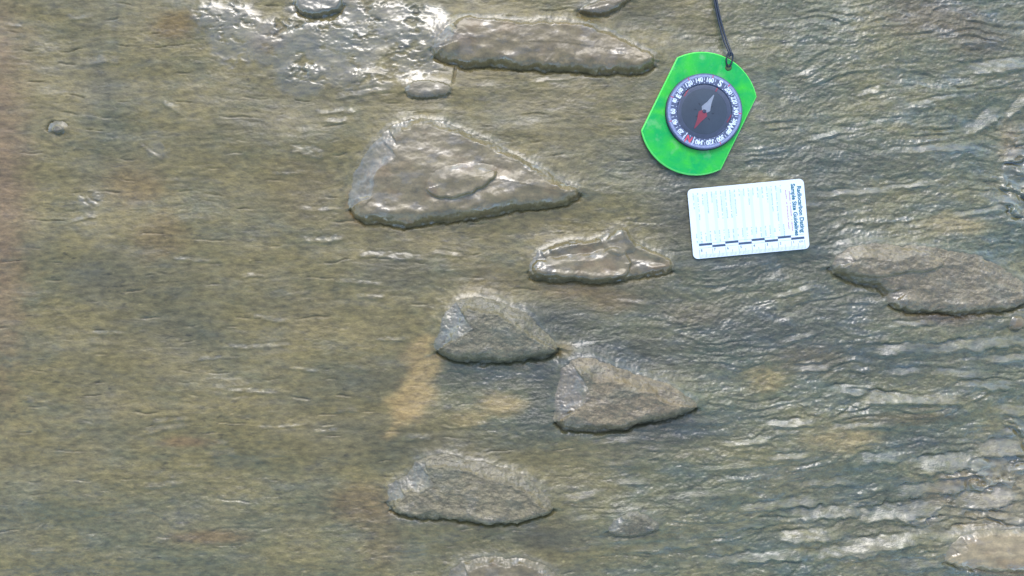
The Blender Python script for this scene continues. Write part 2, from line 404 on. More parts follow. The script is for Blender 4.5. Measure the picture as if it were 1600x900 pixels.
def bed(x, y):
    """height, tint, film over arrays of photo-pixel coordinates"""
    h, z, gr, tread = bed_height(x, y)
    base = low(x, y)
    wet = smooth(-.1, .7, fbm(x / 70, y / 22, 4, 66, .6))
    film = (0.11 + .22 * wet) * (1 - z) + (0.26 + .46 * wet) * z
    film = np.maximum(film, .72 * tread)
    edge = 0.35 * fbm(x / 22, y / 11, 3, 61) + 0.25 * gr
    # pools: the water fills the hollows and skins over
    for (cx, cy, rx, ry, s) in POOLS:
        q = np.hypot((x - cx) / rx, (y - cy) / ry)
        near = q < 2.0
        if not near.any(): continue
        m = smooth(1.25, .35, q + .30 * edge) * s
        br = fbm(x / 34, y / 20, 4, 63, .6)
        lvl = base + 1.6 - 1.2 * (1 - s) + .5 * pn(x / 60, y / 40, 65) + 4.2 * br
        # the film lies flat between low swells; only the tops of the grain break it
        fl = smooth(-.38, .3, br + .34 * gr + .25 * pn(x / 9, y / 6, 69) + .68 * s - .35) * smooth(.05, .7, m)
        tgt = base + 1.2 + 1.0 * pn(x / 70, y / 40, 67) + .35 * pn(x / 24, y / 14, 68) + .24 * gr + np.where(x > 1000, PLATE(x, y), (y - cy) * -.045)
        h = h * (1 - fl) + tgt * fl
        film = np.maximum(film, fl)
    for k, (cx, cy, hl, hw, an, hh) in enumerate(LEDGES):
        a = math.radians(an); ca, sa = math.cos(a), math.sin(a)
        bx = np.abs(x - cx) < hl * 1.6 + 20
        by = np.abs(y - cy) < hl * 1.6 * abs(sa) + hw * 4 + 14
        idx = np.nonzero(bx & by)
        if len(idx[0]) == 0: continue
        xs, ys = x[idx], y[idx]
        u = ((xs - cx) * ca - (ys - cy) * sa) / hl
        hw = hw * (1.05 if cx > 900 else 1.0)
        v = ((xs - cx) * sa + (ys - cy) * ca) / hw
        v0 = v + .25 * pn(xs / 60, ys / 50, 97)
        v = v + 0.55 * pn(xs / 30, ys / 25, 70 + k % 7) + .15 * gr[idx] + .3 * pn(xs / 11, ys / 9, 76 + k % 7)
        u = u + 0.22 * pn(xs / 20, ys / 14, 80 + k % 5)
        tap = smooth(1.15, .45, np.abs(u))
        rise = smooth(-2.2, .9, v) * smooth(1.7, .95, v)
        face = smooth(-1.25, -.75, v) * smooth(1.15, .85, v) * tap
        hb = base[idx] + hh * .1 + np.clip(v0 if cx > 900 else v, -1.3, 1.2) * hw * ((.32 + (.08 if cy > 480 else 0)) if cx > 1150 else .23) + hw * .06 + (cx > 900) * (np.clip(u, -1.2, 1.2) * hl * .05 + .4 * pn(xs / 40, ys / 24, 95))
        w = face * (.96 if cx > 900 else .85)
        h[idx] = h[idx] * (1 - w) + (hb + (.13 if cx > 900 else .4) * gr[idx]) * w + hh * .35 * rise * tap * (1 - w)
        fq = face * (.66 if cx > 1150 else .46) * smooth(-.55, .25, fbm(xs / 16, ys / 7, 2, 151))
        film[idx] = np.maximum(film[idx], fq)
    # a narrow crack beside the small flat stone
    t = np.clip((y - 104) / 46, 0, 1); cxk = 712 - 7 * t + 1.5 * pn(y / 9, x * 0, 91)
    h = h - 3.5 * smooth(2.4, .4, np.abs(x - cxk)) * (y > 102) * (y < 152)
    q = np.hypot((x - 89) / 17, (y - 198) / 11) + .3 * pn(x / 9, y / 8, 161)
    h = h - 9 * smooth(1.1, .6, q)
    # stones press into the bed: ramp above them, a gap under their lower lip
    for r in ROCKS:
        P = np.array(r['sp']); x0, y0 = P.min(0) - 45; x1, y1 = P.max(0) + 45
        idx = np.nonzero((x > x0) & (x < x1) & (y > y0) & (y < y1))
        if len(idx[0]) == 0: continue
        d, nx, ny = stone_sdf(x[idx], y[idx], r)
        lowside = smooth(.1, .7, ny); upside = smooth(.2, .8, -ny)
        o = np.maximum(-d, 0)
        near = smooth(0, 15, o)
        h[idx] = (base[idx] + 1.0) * (1 - near) + h[idx] * near + .35 * gr[idx] * (1 - near)
        soft = 1 - lowside
        h[idx] += soft * r['h'] * FOOT * np.exp(-(o / 15) ** 1.4) - lowside * r['h'] * .42 * np.exp(-(o / 6) ** 2)
        h[idx] -= smooth(1, 9, d) * 10
        gl = np.exp(-((o - 3) / 5) ** 2) * upside * .5
        film[idx] = np.maximum(film[idx], gl)
    for poly, zt in ((CARD, Z_CARD), (COMPASS_BOX, Z_COMP)):
        d, _, _ = poly_sdf(x, y, poly)
        w = smooth(-26, 2, d)
        cap = zt - 3.2
        h = h * (1 - w) + np.minimum(h * .35 + cap * .5, cap) * w
    # colour of the mud, with the painted shade from PATCH
    wy = y + 0.08 * np.maximum(x - 900, 0)
    n1 = fbm(x / 150, wy / 75, 4, 101); n2 = fbm(x / 60, wy / 16, 4, 103, .6) * z + fbm(x / 42, y / 22, 4, 104, .62) * (1 - z); n3 = fbm(x / 18, wy / 6, 3, 105, .6) * z + fbm(x / 11, y / 7, 3, 106, .6) * (1 - z)
    A = np.array((.152, .138, .068)); B = np.array((.084, .098, .066)) * z[..., None] + np.array((.094, .102, .068)) * (1 - z[..., None]); C = np.array((.132, .126, .084))
    k = smooth(-.6, .85, .75 * n1 + .55 * n2 + .22 * n3 - .18 + .36 * z)[..., None]
    tint = A * (1 - k) + B * k
    g = smooth(-.2, .6, fbm(x / 120, y / 80, 3, 107))[..., None] * .45
    tint = tint * (1 - g) + C * g
    for (cx, cy, rx, ry, s) in DARK:
        q = np.hypot((x - cx) / rx, (y - cy) / ry) + .28 * n2 + .12 * n3
        m = (smooth(1.25, .2, q) * s * .95)[..., None]
        tint = tint * (1 - m) + np.array(SLATE) * m
    for (cx, cy, rx, ry, c, s) in PATCH:
        q = np.hypot((x - cx) / rx, (y - cy) / ry) + .22 * n2 + .1 * n3
        m = (smooth(1.25, .3, q) * s)[..., None]
        tint = tint * (1 - m) + np.array(c) * .72 * m
        film = film * (1 - .3 * m[..., 0])
    d, _, _ = poly_sdf(x, y, TANPOLY)
    m = smooth(-12, 16, d + 12 * n2 + 12 * pn(x / 40, y / 30, 119) + 3 * n3)[..., None] * .9
    tint = tint * (1 - m) + np.array(TAN) * .74 * m
    # thin dark mineral streaks
    st = smooth(.34, .62, fbm(x / 22, wy / 4.5, 3, 109, .55)) * smooth(-.1, .5, pn(x / 90, y / 60, 111))
    tint = tint * (1 - .45 * st[..., None])
    # pale crumbs
    pc = smooth(.55, .9, pn(x / 6.5, y / 5.5, 113)) * smooth(-.2, .6, pn(x / 110, y / 90, 115))
    tint = tint * (1 + .5 * pc[..., None])
    tint = tint * (np.array((1.25, 1.0, .63)) * (1 - z[..., None]) + np.array((1.13, 1.0, .68)) * z[..., None])
    return h, tint, np.clip(film, 0, 1), .45 + .55 * z

# ------------------------------------------------------------------ the ground: one sheet, dense in view, coarser out to the distance
def axis(a, b, step, far):
    core = np.arange(a, b + step, step)
    out = []; s = step; p = core[-1]
    while p < far:
        s = min(s * 1.22, 900); p += s; out.append(p)
    lo = []; s = step; p = core[0]
    while p > -far:
        s = min(s * 1.22, 900); p -= s; lo.append(p)
    return np.array(lo[::-1] + list(core) + out, np.float32)

gx = axis(-110, 1710, 1.45, 14000)
gy = axis(-90, 990, 1.45, 14000)
GX, GY = np.meshgrid(gx, gy)
GH, GT, GF, GG = bed(GX, GY)
far = smooth(600, 4000, np.maximum(np.abs(GX - 800), np.abs(GY - 450)))
GH = GH * (1 + 3 * far)
ny_, nx_ = GX.shape
co = np.stack([X(GX), Y(GY), GH * S], -1).reshape(-1, 3)
ii = np.arange(ny_ * nx_).reshape(ny_, nx_)
quads = np.stack([ii[1:, :-1], ii[1:, 1:], ii[:-1, 1:], ii[:-1, :-1]], -1).reshape(-1, 4)
ground = link('ground', quad_mesh('ground', co, quads, {'tint': GT.reshape(-1, 3), 'film': GF.reshape(-1), 'grain': GG.reshape(-1)}), M_MUD)
tag(ground, 'wet silty mud and ribbed shale bed with thin water film', None, None, 'structure')

# ------------------------------------------------------------------ the stones
def build_rock(r, k):
    P = np.array(r['sp']); step = 1.25
    x0, y0 = P.min(0) - 16; x1, y1 = P.max(0) + 16
    RX, RY = np.meshgrid(np.arange(x0, x1, step, dtype=np.float32), np.arange(y0, y1, step, dtype=np.float32))
    d, nx, ny = stone_sdf(RX, RY, r)
    size = max(x1 - x0, y1 - y0)
    wl = smooth(.1, .7, ny)
    lf = smooth(.25, .8, -nx)                    # broad bevel on the left end, narrow along the upper right
    w = (r['up'] * ((.34 if r['kind'] == 'clay' else .6) + (.75 if r['kind'] == 'clay' else .5) * lf)) * (1 - wl) + r['low'] * wl
    w = w * (1 + .3 * pn(RX / 40, RY / 30, 203 + k) + .10 * pn(RX / 14, RY / 14, 204 + k))
    t = np.clip(d / w, 0, 1.0)
    pu = t - 2.2 * np.clip(t - .86, 0, 1) ** 2; pu = pu / .957     # straight bevel, softened crest
    pl = np.sqrt(np.clip(1 - (1 - t) ** 2, 0, 1))
    prof = pu * (1 - wl) + pl * wl
    crown = .80 + .20 * smooth(0, size * .16, d) + .12 * pn(RX / 70, RY / 45, 205 + k)
    # higher along the lower lip, falling towards the upper side, as the photo's lit upper faces show
    cy = (RY - y0) / (y1 - y0)
    crown = crown * (.86 + .24 * cy)
    soft = 1 - wl
    h = r['h'] * (FOOT * soft + (1 - FOOT * soft) * prof * crown)
    h = h + r['h'] * .16 * np.exp(-((d - w - 3) / (w * .6 + 2)) ** 2) * wl * smooth(-.3, .4, pn(RX / 40, RY / 30, 206 + k) + .15)
    h = h + r['h'] * .07 * np.exp(-((d - w * .95) / 3.5) ** 2) * (1 - wl) * (size > 75) * (r['kind'] == 'grit')
    lump = fbm(RX / 34, RY / 20, 4, 207 + k, .55)
    gr = fbm(RX / 9, RY / 6, 3, 209 + k, .65)
    edge_in = smooth(0, 6, d)
    face_ = lf * (1 - wl) * smooth(1.15, .85, d / w) * (1.0 if r['kind'] == 'clay' else .6)
    gr = gr * (1 - .6 * face_); lump = lump * (1 - .5 * face_)
    film = np.zeros_like(h)
    if r['kind'] == 'clay':
        lump = fbm(RX / 42, RY / 24, 2, 207 + k, .5) + .25 * fbm(RX / 16, RY / 10, 2, 208 + k)
        h = h + edge_in * (1.25 * lump + .28 * gr)
        fl = smooth(.1, .55, fbm(RX / 38, RY / 16, 3, 211 + k) + .2 * gr)
        film = np.maximum(.3 + .5 * fl, r.get('film', 0))
    else:
        h = h + edge_in * (2.0 * lump + 1.5 * gr + .45 * pn(RX / 3.4, RY / 3, 212 + k))
        film = (.34 if k == 7 else .16) + .24 * smooth(.1, .6, lump)
    rim = np.exp(-((d - w * .45) / (w * .55)) ** 2) * (1 - wl)
    film = np.maximum(film, .95 * rim * (.35 + .65 * lf)); film = np.maximum(film, face_)
    if k == 1:      # second layer on the big slab
        q = [(664,300),(672,278),(700,262),(742,256),(776,262),(778,276),(758,296),(722,311),(688,314)]
        d2, _, n2y = poly_sdf(RX, RY, chaikin(q, 2))
        d2 = d2 + 2 * pn(RX / 12, RY / 10, 230)
        ww = np.where(n2y > 0, 4.0, 26.0)
        h = h + 7.5 * (1 - (1 - np.clip(d2 / ww, 0, 1)) ** 2)
    if k == 2:      # main ridge along the lower half
        q = [(828,428),(832,408),(870,400),(930,396),(960,380),(985,400),(984,428),(955,440),(880,437)]
        d2, _, n2y = poly_sdf(RX, RY, chaikin(q, 2))
        h = h * (1 - .38 * smooth(3, 18, d)) + 7.5 * (1 - (1 - np.clip((d2 + 3 * pn(RX / 14, RY / 9, 231)) / np.where(n2y > 0, 6, 13), 0, 1)) ** 2)
        d3, _, n3y = poly_sdf(RX, RY, chaikin([(938,392),(952,364),(974,350),(986,366),(996,392),(970,402)], 1))
        h = h + 5.0 * (1 - (1 - np.clip((d3 + 2 * pn(RX / 10, RY / 9, 232)) / 11, 0, 1)) ** 2)
    if k == 7:      # broken block on the left half
        d2, _, n2y = poly_sdf(RX, RY, chaikin([(1298,424),(1312,394),(1370,384),(1450,392),(1475,412),(1440,426),(1400,430),(1340,437)], 2))
        h = h * (1 - .25 * smooth(4, 24, d)) + 6.5 * (1 - (1 - np.clip((d2 + 4 * pn(RX / 22, RY / 16, 233)) / np.where(n2y > 0, 7, 24), 0, 1)) ** 2)
        d3, _, n3y = poly_sdf(RX, RY, chaikin([(1384,452),(1400,446),(1416,452),(1414,476),(1398,484),(1388,476)], 2))
        pf = smooth(-6, 9, d3 + 3 * pn(RX / 9, RY / 9, 234)); h = h + (RY - 465) * .16 * pf; film = np.maximum(film, .75 * pf)
    base = low(RX, RY)
    z = base + h + 1.0
    o_ = np.maximum(-d, 0); ls = smooth(.1, .7, ny)
    z = np.where(d < 0, base + 1.0 + FOOT * r['h'] * (1 - ls) * np.exp(-(o_ / 15) ** 1.4) - o_ * (.22 + 1.0 * ls), z)
    tint = np.ones(RX.shape + (3,)) * (.6 * np.array(r['tint']) + .4 * np.array((.135, .128, .076)))
    v = fbm(RX / 45, RY / 22, 4, 213 + k, .6)
    tint = tint * (1 + .28 * v[..., None])
    if r['kind'] == 'grit':
        m = smooth(.0, .6, fbm(RX / 60, RY / 30, 3, 217 + k))[..., None] * .5
        tint = tint * (1 - m) + np.array((.09, .104, .082)) * m
        sp = smooth(.45, .8, pn(RX / 5, RY / 4, 219 + k))[..., None]
        tint = tint * (1 + .45 * sp)
    else:
        m = smooth(.1, .7, fbm(RX / 55, RY / 35, 3, 217 + k))[..., None] * .55
        tint = tint * (1 - m) + np.array((.185, .135, .072)) * m
    dr = (smooth(.9, .1, d / (w + 4) + .3 * v) * (1 - wl))[..., None] * (.8 if r['kind'] == 'clay' else .18)     # silt drapes the upper edges
    tint = tint * (1 - dr) + np.array((.135, .128, .076)) * dr
    tint = tint * np.array((1.25, 1.02, .70))
    keep = d > -9
    vid = np.full(RX.shape, -1, np.int64)
    q0 = keep[:-1, :-1] & keep[1:, :-1] & keep[:-1, 1:] & keep[1:, 1:]
    used = np.zeros_like(keep)
    used[:-1, :-1] |= q0; used[1:, :-1] |= q0; used[:-1, 1:] |= q0; used[1:, 1:] |= q0
    vid[used] = np.arange(used.sum())
    Q = np.stack([vid[1:, :-1], vid[1:, 1:], vid[:-1, 1:], vid[:-1, :-1]], -1)[q0]
    # stones lean over their lower lip a little
    lean = wl * np.clip(d / 6, 0, 1) * np.clip(1 - d / 26, 0, 1) * 0.6
    ox, oy = float(P[:, 0].mean()), float(P[:, 1].mean())
    oz = float(low(np.array([ox]), np.array([oy]))[0])
    V = np.stack([(RX - ox) * S, -(RY + lean - oy) * S, (z - oz) * S], -1)[used]
    T = tint[used]; F = film[used]
    # close the underside: boundary edges fan into one buried point
    E = np.concatenate([Q[:, [0, 1]], Q[:, [1, 2]], Q[:, [2, 3]], Q[:, [3, 0]]])
    key = np.sort(E, 1); kk = key[:, 0] * len(V) + key[:, 1]
    u, inv, cnt = np.unique(kk, return_inverse=True, return_counts=True)
    B = E[cnt[inv] == 1]
    me = bpy.data.meshes.new('stone')
    allV = np.concatenate([V, [[0, 0, -.02]]])
    nq, nb = len(Q), len(B)
    me.vertices.add(len(allV)); me.vertices.foreach_set('co', allV.astype(np.float32).ravel())
    tri = np.stack([B[:, 1], B[:, 0], np.full(nb, len(V))], -1)
    me.loops.add(nq * 4 + nb * 3)
    me.loops.foreach_set('vertex_index', np.concatenate([Q.ravel(), tri.ravel()]).astype(np.int32))
    me.polygons.add(nq + nb)
    me.polygons.foreach_set('loop_start', np.concatenate([np.arange(nq) * 4, nq * 4 + np.arange(nb) * 3]).astype(np.int32))
    me.polygons.foreach_set('use_smooth', np.ones(nq + nb, bool))
    me.update(calc_edges=True)
    T = np.concatenate([T, [T.mean(0)]]); F = np.concatenate([F, [0]])
    a = me.attributes.new('tint', 'FLOAT_COLOR', 'POINT')
    a.data.foreach_set('color', np.concatenate([T, np.ones((len(T), 1))], 1).astype(np.float32).ravel())
    a = me.attributes.new('film', 'FLOAT', 'POINT'); a.data.foreach_set('value', F.astype(np.float32))
    a = me.attributes.new('grain', 'FLOAT', 'POINT'); a.data.foreach_set('value', np.full(len(F), .45 if r['kind'] == 'clay' else 1.0, np.float32))
    me.validate()
    o = link('stone' if size > 75 else 'pebble', me, M_STONE_SMOOTH if r['kind'] == 'clay' else M_STONE_ROUGH)
    o.location = (X(ox), Y(oy), oz * S)
    tag(o, r['label'], 'stone' if size > 75 else 'pebble', 'stones embedded in the wet bed')

for k, r in enumerate(ROCKS): build_rock(r, k)

# ------------------------------------------------------------------ small mesh tools for the compass and the card (millimetres in, metres out)
def prism(name, pts, z0, z1, mat, parent, bevel=0.0):
    """outline in mm, extruded z0..z1, with a small chamfer on the upper edge"""
    n = len(pts); V = []; F = []
    c = (sum(p[0] for p in pts) / n, sum(p[1] for p in pts) / n)
    rings = [(0, z0), (0, z1 - bevel), (bevel, z1)] if bevel else [(0, z0), (0, z1)]
    for ins, z in rings:
        for i in range(n):
            a, p, b = pts[i - 1], pts[i], pts[(i + 1) % n]
            tx, ty = b[0] - a[0], b[1] - a[1]; l = math.hypot(tx, ty) or 1
            V.append(((p[0] - ty / l * ins) / 1000, (p[1] + tx / l * ins) / 1000, z / 1000))
    for k in range(len(rings) - 1):
        for i in range(n):
            j = (i + 1) % n
            F.append((k * n + i, k * n + j, (k + 1) * n + j, (k + 1) * n + i))
    F.append(tuple((len(rings) - 1) * n + i for i in range(n)))
    F.append(tuple(range(n - 1, -1, -1)))
    me = bpy.data.meshes.new(name); me.from_pydata(V, [], F); me.update()
    return link(name, me, mat, parent)

def ring(name, r0, r1, z0, z1, mat, parent, n=96, chamfer=0.0):
    prof = [(r1, z0), (r1, z1 - chamfer), (r1 - chamfer, z1), (r0 + chamfer, z1), (r0, z1 - chamfer), (r0, z0)]
    V = []; F = []
    for (rr, z) in prof:
        for i in range(n):
            a = 2 * math.pi * i / n
            V.append((rr * math.cos(a) / 1000, rr * math.sin(a) / 1000, z / 1000))
    m = len(prof)
    for k in range(m):
        for i in range(n):
            j = (i + 1) % n; k2 = (k + 1) % m
            F.append((k * n + i, k * n + j, k2 * n + j, k2 * n + i))
    me = bpy.data.meshes.new(name); me.from_pydata(V, [], F); me.update()
    return link(name, me, mat, parent)

def lathe(name, prof, mat, parent, n=64, smooth_=True):
    V = []; F = []
    for (rr, z) in prof:
        for i in range(n):
            a = 2 * math.pi * i / n
            V.append((rr * math.cos(a) / 1000, rr * math.sin(a) / 1000, z / 1000))
    for k in range(len(prof) - 1):
        for i in range(n):
            j = (i + 1) % n
            F.append((k * n + i, k * n + j, (k + 1) * n + j, (k + 1) * n + i))
    F.append(tuple((len(prof) - 1) * n + i for i in range(n))); F.append(tuple(range(n - 1, -1, -1)))
    me = bpy.data.meshes.new(name); me.from_pydata(V, [], F)
    if smooth_:
        for p in me.polygons[:-1]: p.use_smooth = True
    me.update()
    return link(name, me, mat, parent)

def bars(name, rects, z0, z1, mat, parent, kind=None):
    """rects: (cx, cy, length, width, angle) in mm, joined print marks"""
    V = []; F = []
    for (cx, cy, l, w, a) in rects:
        ca, sa = math.cos(a), math.sin(a); b = len(V)
        for z in (z0, z1):
            for (u, v) in ((-l/2, -w/2), (l/2, -w/2), (l/2, w/2), (-l/2, w/2)):
                V.append(((cx + u * ca - v * sa) / 1000, (cy + u * sa + v * ca) / 1000, z / 1000))
        F += [(b+4, b+5, b+6, b+7), (b, b+1, b+5, b+4), (b+1, b+2, b+6, b+5), (b+2, b+3, b+7, b+6), (b+3, b, b+4, b+7)]
    me = bpy.data.meshes.new(name); me.from_pydata(V, [], F); me.update()
    o = link(name, me, mat, parent)
    if kind: o['kind'] = kind
    return o

def text(name, body, size, loc, ang, mat, parent, bold=0.0, ext=0.03, squeeze=1.0, align='CENTER'):
    cu = bpy.data.curves.new(name, 'FONT')
    cu.body = body; cu.size = size / 1000; cu.align_x = align; cu.align_y = 'CENTER'
    cu.offset = bold / 1000; cu.extrude = ext / 1000; cu.resolution_u = 3
    tmp = bpy.data.objects.new(name + '_tmp', cu); COL.objects.link(tmp)
    dg = bpy.context.evaluated_depsgraph_get()
    me = bpy.data.meshes.new_from_object(tmp.evaluated_get(dg))
    bpy.data.objects.remove(tmp); bpy.data.curves.remove(cu)
    for v in me.vertices: v.co.x *= squeeze
    me.materials.clear()
    o = link(name, me, mat, parent)
    o.location = (loc[0] / 1000, loc[1] / 1000, loc[2] / 1000)
    o.rotation_euler = (0, 0, ang)
    return o

def tube(name, pts, rad, mat, parent, n=8):
    V = []; F = []
    P = [Vector(p) for p in pts]
    for i, p in enumerate(P):
        t = (P[min(i + 1, len(P) - 1)] - P[max(i - 1, 0)]).normalized()
        s = t.cross(Vector((0, 0, 1)))
        if s.length < 1e-4: s = Vector((1, 0, 0))
        s.normalize(); u = s.cross(t)
        for k in range(n):
            a = 2 * math.pi * k / n
            V.append(p + (s * math.cos(a) + u * math.sin(a)) * rad)
    for i in range(len(P) - 1):
        for k in range(n):
            j = (k + 1) % n
            F.append((i * n + k, i * n + j, (i + 1) * n + j, (i + 1) * n + k))
    F.append(tuple(range(n - 1, -1, -1))); F.append(tuple((len(P) - 1) * n + k for k in range(n)))
    me = bpy.data.meshes.new(name); me.from_pydata([tuple(v) for v in V], [], F)
    for p in me.polygons: p.use_smooth = True
    me.update()
    return link(name, me, mat, parent)

def spline(ctrl, per=10):
    C = [Vector(c) for c in ctrl]; out = []
    for i in range(len(C) - 1):
        p0, p1, p2, p3 = C[max(i-1, 0)], C[i], C[i+1], C[min(i+2, len(C)-1)]
        for k in range(per):
            t = k / per
            out.append(0.5 * ((2*p1) + (p2-p0)*t + (2*p0-5*p1+4*p2-p3)*t*t + (3*p1-p0-3*p2+p3)*t**3))
    out.append(C[-1])
    return out

# ------------------------------------------------------------------ compass
MM = S * 1000     # mm per photo pixel
def acrylic():
    m, t, p = new_mat('fluorescent_green_acrylic')
    N = t.nodes.new; L = t.links.new
    tc = N('ShaderNodeTexCoord')
    n = N('ShaderNodeTexNoise'); n.inputs['Scale'].default_value = 42; n.inputs['Detail'].default_value = 6; n.inputs['Distortion'].default_value = 1.2
    L(tc.outputs['Object'], n.inputs['Vector'])
    cr = N('ShaderNodeValToRGB')
    cr.color_ramp.elements[0].position = .36; cr.color_ramp.elements[0].color = (.002, .48, .09, 1)
    cr.color_ramp.elements[1].position = .68; cr.color_ramp.elements[1].color = (.07, .72, .03, 1)
    L(n.outputs[0], cr.inputs[0]); L(cr.outputs[0], p.inputs['Base Color'])
    # scuffs and drops of silt on the plastic
    n3 = N('ShaderNodeTexNoise'); n3.inputs['Scale'].default_value = 120; n3.inputs['Detail'].default_value = 3
    L(tc.outputs['Object'], n3.inputs['Vector'])
    sp = N('ShaderNodeMapRange'); sp.inputs[1].default_value = .56; sp.inputs[2].default_value = .74
    sp.inputs[3].default_value = 0; sp.inputs[4].default_value = .55
    L(n3.outputs[0], sp.inputs[0])
    mxs = N('ShaderNodeMix'); mxs.data_type = 'RGBA'; mxs.inputs[7].default_value = (.30, .66, .26, 1)
    L(sp.outputs[0], mxs.inputs[0]); L(cr.outputs[0], mxs.inputs[6]); L(mxs.outputs[2], p.inputs['Base Color'])
    n2 = N('ShaderNodeTexNoise'); n2.inputs['Scale'].default_value = 260; n2.inputs['Detail'].default_value = 6
    L(tc.outputs['Object'], n2.inputs['Vector'])
    mr = N('ShaderNodeMapRange'); mr.inputs[1].default_value = .4; mr.inputs[2].default_value = .7
    mr.inputs[3].default_value = .12; mr.inputs[4].default_value = .4
    L(n2.outputs[0], mr.inputs[0]); L(mr.outputs[0], p.inputs['Roughness'])
    bp = N('ShaderNodeBump'); bp.inputs['Strength'].default_value = .25; bp.inputs['Distance'].default_value = .0004
    L(n2.outputs[0], bp.inputs['Height']); L(bp.outputs[0], p.inputs['Normal'])
    tr = N('ShaderNodeBsdfTranslucent'); L(cr.outputs[0], tr.inputs[0])
    ms = N('ShaderNodeMixShader'); ms.inputs[0].default_value = .22
    L(p.outputs[0], ms.inputs[1]); L(tr.outputs[0], ms.inputs[2])
    L(ms.outputs[0], t.nodes['Material Output'].inputs['Surface'])
    return m

def clear_lens():
    m, t, p = new_mat('clear_lens')
    t.nodes.remove(p)
    N = t.nodes.new; L = t.links.new
    fr = N('ShaderNodeFresnel'); fr.inputs['IOR'].default_value = 1.55
    a = N('ShaderNodeBsdfTransparent'); a.inputs[0].default_value = (.98, .99, .99, 1)
    g = N('ShaderNodeBsdfGlossy'); g.inputs['Roughness'].default_value = .04
    ms = N('ShaderNodeMixShader')
    L(fr.outputs[0], ms.inputs[0]); L(a.outputs[0], ms.inputs[1]); L(g.outputs[0], ms.inputs[2])
    L(ms.outputs[0], t.nodes['Material Output'].inputs['Surface'])
    return m

M_ACR = acrylic()
M_LENS = clear_lens()
M_BEZEL = plain('slate_blue_bezel_plastic', (.075, .09, .14), .4, .3, noise=.12)
M_RIM = plain('pale_lilac_scale_ring', (.17, .19, .30), .45, .2, noise=.12)
M_FACE = plain('dark_slate_dial_face', (.062, .088, .10), .35, .5, noise=.25, nscale=90)
M_WELL = plain('grey_blue_capsule_wall', (.13, .15, .20), .45, .2, noise=.1)
M_WHITE = plain('white_print', (.72, .76, .80), .5)
M_RED = plain('red_print', (.62, .06, .085), .45)
M_NEEDLE_R = plain('red_needle_paint', (.66, .045, .06), .35, .3)
M_NEEDLE_W = plain('white_needle_paint', (.66, .69, .72), .35, .3)
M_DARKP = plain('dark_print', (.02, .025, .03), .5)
M_CORD = plain('black_braided_cord', (.018, .024, .032), .5, .15, noise=.5, nscale=1500)

PX, PY = 1100.0, 174.5
kz = 1 - (Z_COMP * S + 0.005) / CAM_H       # the dial stands a little nearer the lens than the bed
comp = bpy.data.objects.new('compass', None); COL.objects.link(comp)
comp.location = (X(PX) * kz, Y(PY) * kz, Z_COMP * S)
tag(comp, 'green transparent baseplate compass with a round dial lying above the white card', 'compass')

# base plate outline: two straight sides and two bowed ends
ax = (0.44, 0.896); pe = (0.896, -0.44)     # along the plate, across the plate (Y up)
ctr = (1093.6 - PX, -(176 - PY))
def plate(a, q):
    return ((ctr[0] + ax[0] * a + pe[0] * q) * MM, (ctr[1] + ax[1] * a + pe[1] * q) * MM)
HW, HA, SAG = 69.0, 63.0, 34.0
R = (HW * HW + SAG * SAG) / (2 * SAG)
th = math.asin(HW / R)
out = []
for s in (1, -1):
    for i in range(25):
        t = th - 2 * th * i / 24
        out.append(plate(s * (HA + SAG - R + R * math.cos(t)), s * R * math.sin(t)))
def ccw(p):
    a = sum(p[i-1][0] * p[i][1] - p[i][0] * p[i-1][1] for i in range(len(p)))
    return p if a > 0 else p[::-1]
base = prism('base_plate', ccw(out), 0.0, 2.6, M_ACR, comp, bevel=.9)
M_EDGE = plain('acrylic_edge_painted_glow', (.12, .80, .10), .3, .3)  # edge glow put into the colour: lighter green on sides and chamfer
base.data.materials.append(M_EDGE)
for p in base.data.polygons[:-2]: p.material_index = 1
# eyelet for the cord: solid disc, the hole's shade put into its dark olive
hx, hy = (1139 - PX) * MM, -(105 - PY) * MM
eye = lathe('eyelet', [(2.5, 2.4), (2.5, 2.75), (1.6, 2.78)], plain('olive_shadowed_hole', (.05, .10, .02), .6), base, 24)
eye.location = (hx / 1000, hy / 1000, 0)

RO, RI = 58.5 * MM, 42.0 * MM
bez = ring('bezel', RI, RO, 2.0, 6.8, M_BEZEL, comp, chamfer=.5)
ring('scale_ring', RO - 3.0, RO - .8, 6.7, 6.86, M_RIM, bez)
ring('painted_shadow_ring', RO - .1, RO + .45, 2.2, 4.0, M_DARKP, bez)  # dark ring standing in for the shade line around the bezel
dial = lathe('dial_face', [(RI + .2, 2.7), (RI + .2, 5.5)], M_FACE, comp, 96, False)
ring('capsule_wall', RI - 3.2, RI + .1, 5.4, 5.6, M_WELL, dial)
DN = math.atan2(-163, -93)          # north of the dial, direction in the picture plane (Y up)
def at(deg, r):
    a = DN - math.radians(deg)
    return r * math.cos(a), r * math.sin(a), a
RT = (RO + RI) / 2 - .8
for deg in range(0, 360, 20):
    if deg in (0, 180): continue
    x, y, a = at(deg, RT)
    text('numeral', str(deg), 5.3 if deg not in (80, 100, 260, 280) else 4.0, (x, y, 6.83), a - math.pi / 2, M_WHITE, bez, bold=.2, squeeze=.74)
for deg, ch in ((90, 'E'), (270, 'W'), (180, 'S'), (0, 'N')):
    x, y, a = at(deg, RT - (.0 if deg in (0, 180) else 1.4))
    text('letter', ch, 6.4 if deg in (0, 180) else 5.0, (x, y, 6.84), a - math.pi / 2, M_RED if deg == 0 else M_WHITE, bez, bold=.22)
x, y, a = at(0, RT)
ticks = []
for i in range(180):
    x, y, a = at(i * 2, RO - 1.85)
    ticks.append((x, y, 1.3, .16, a))
bars('degree_tick', ticks, 6.86, 6.9, M_WHITE, bez, 'stuff')
mids = []
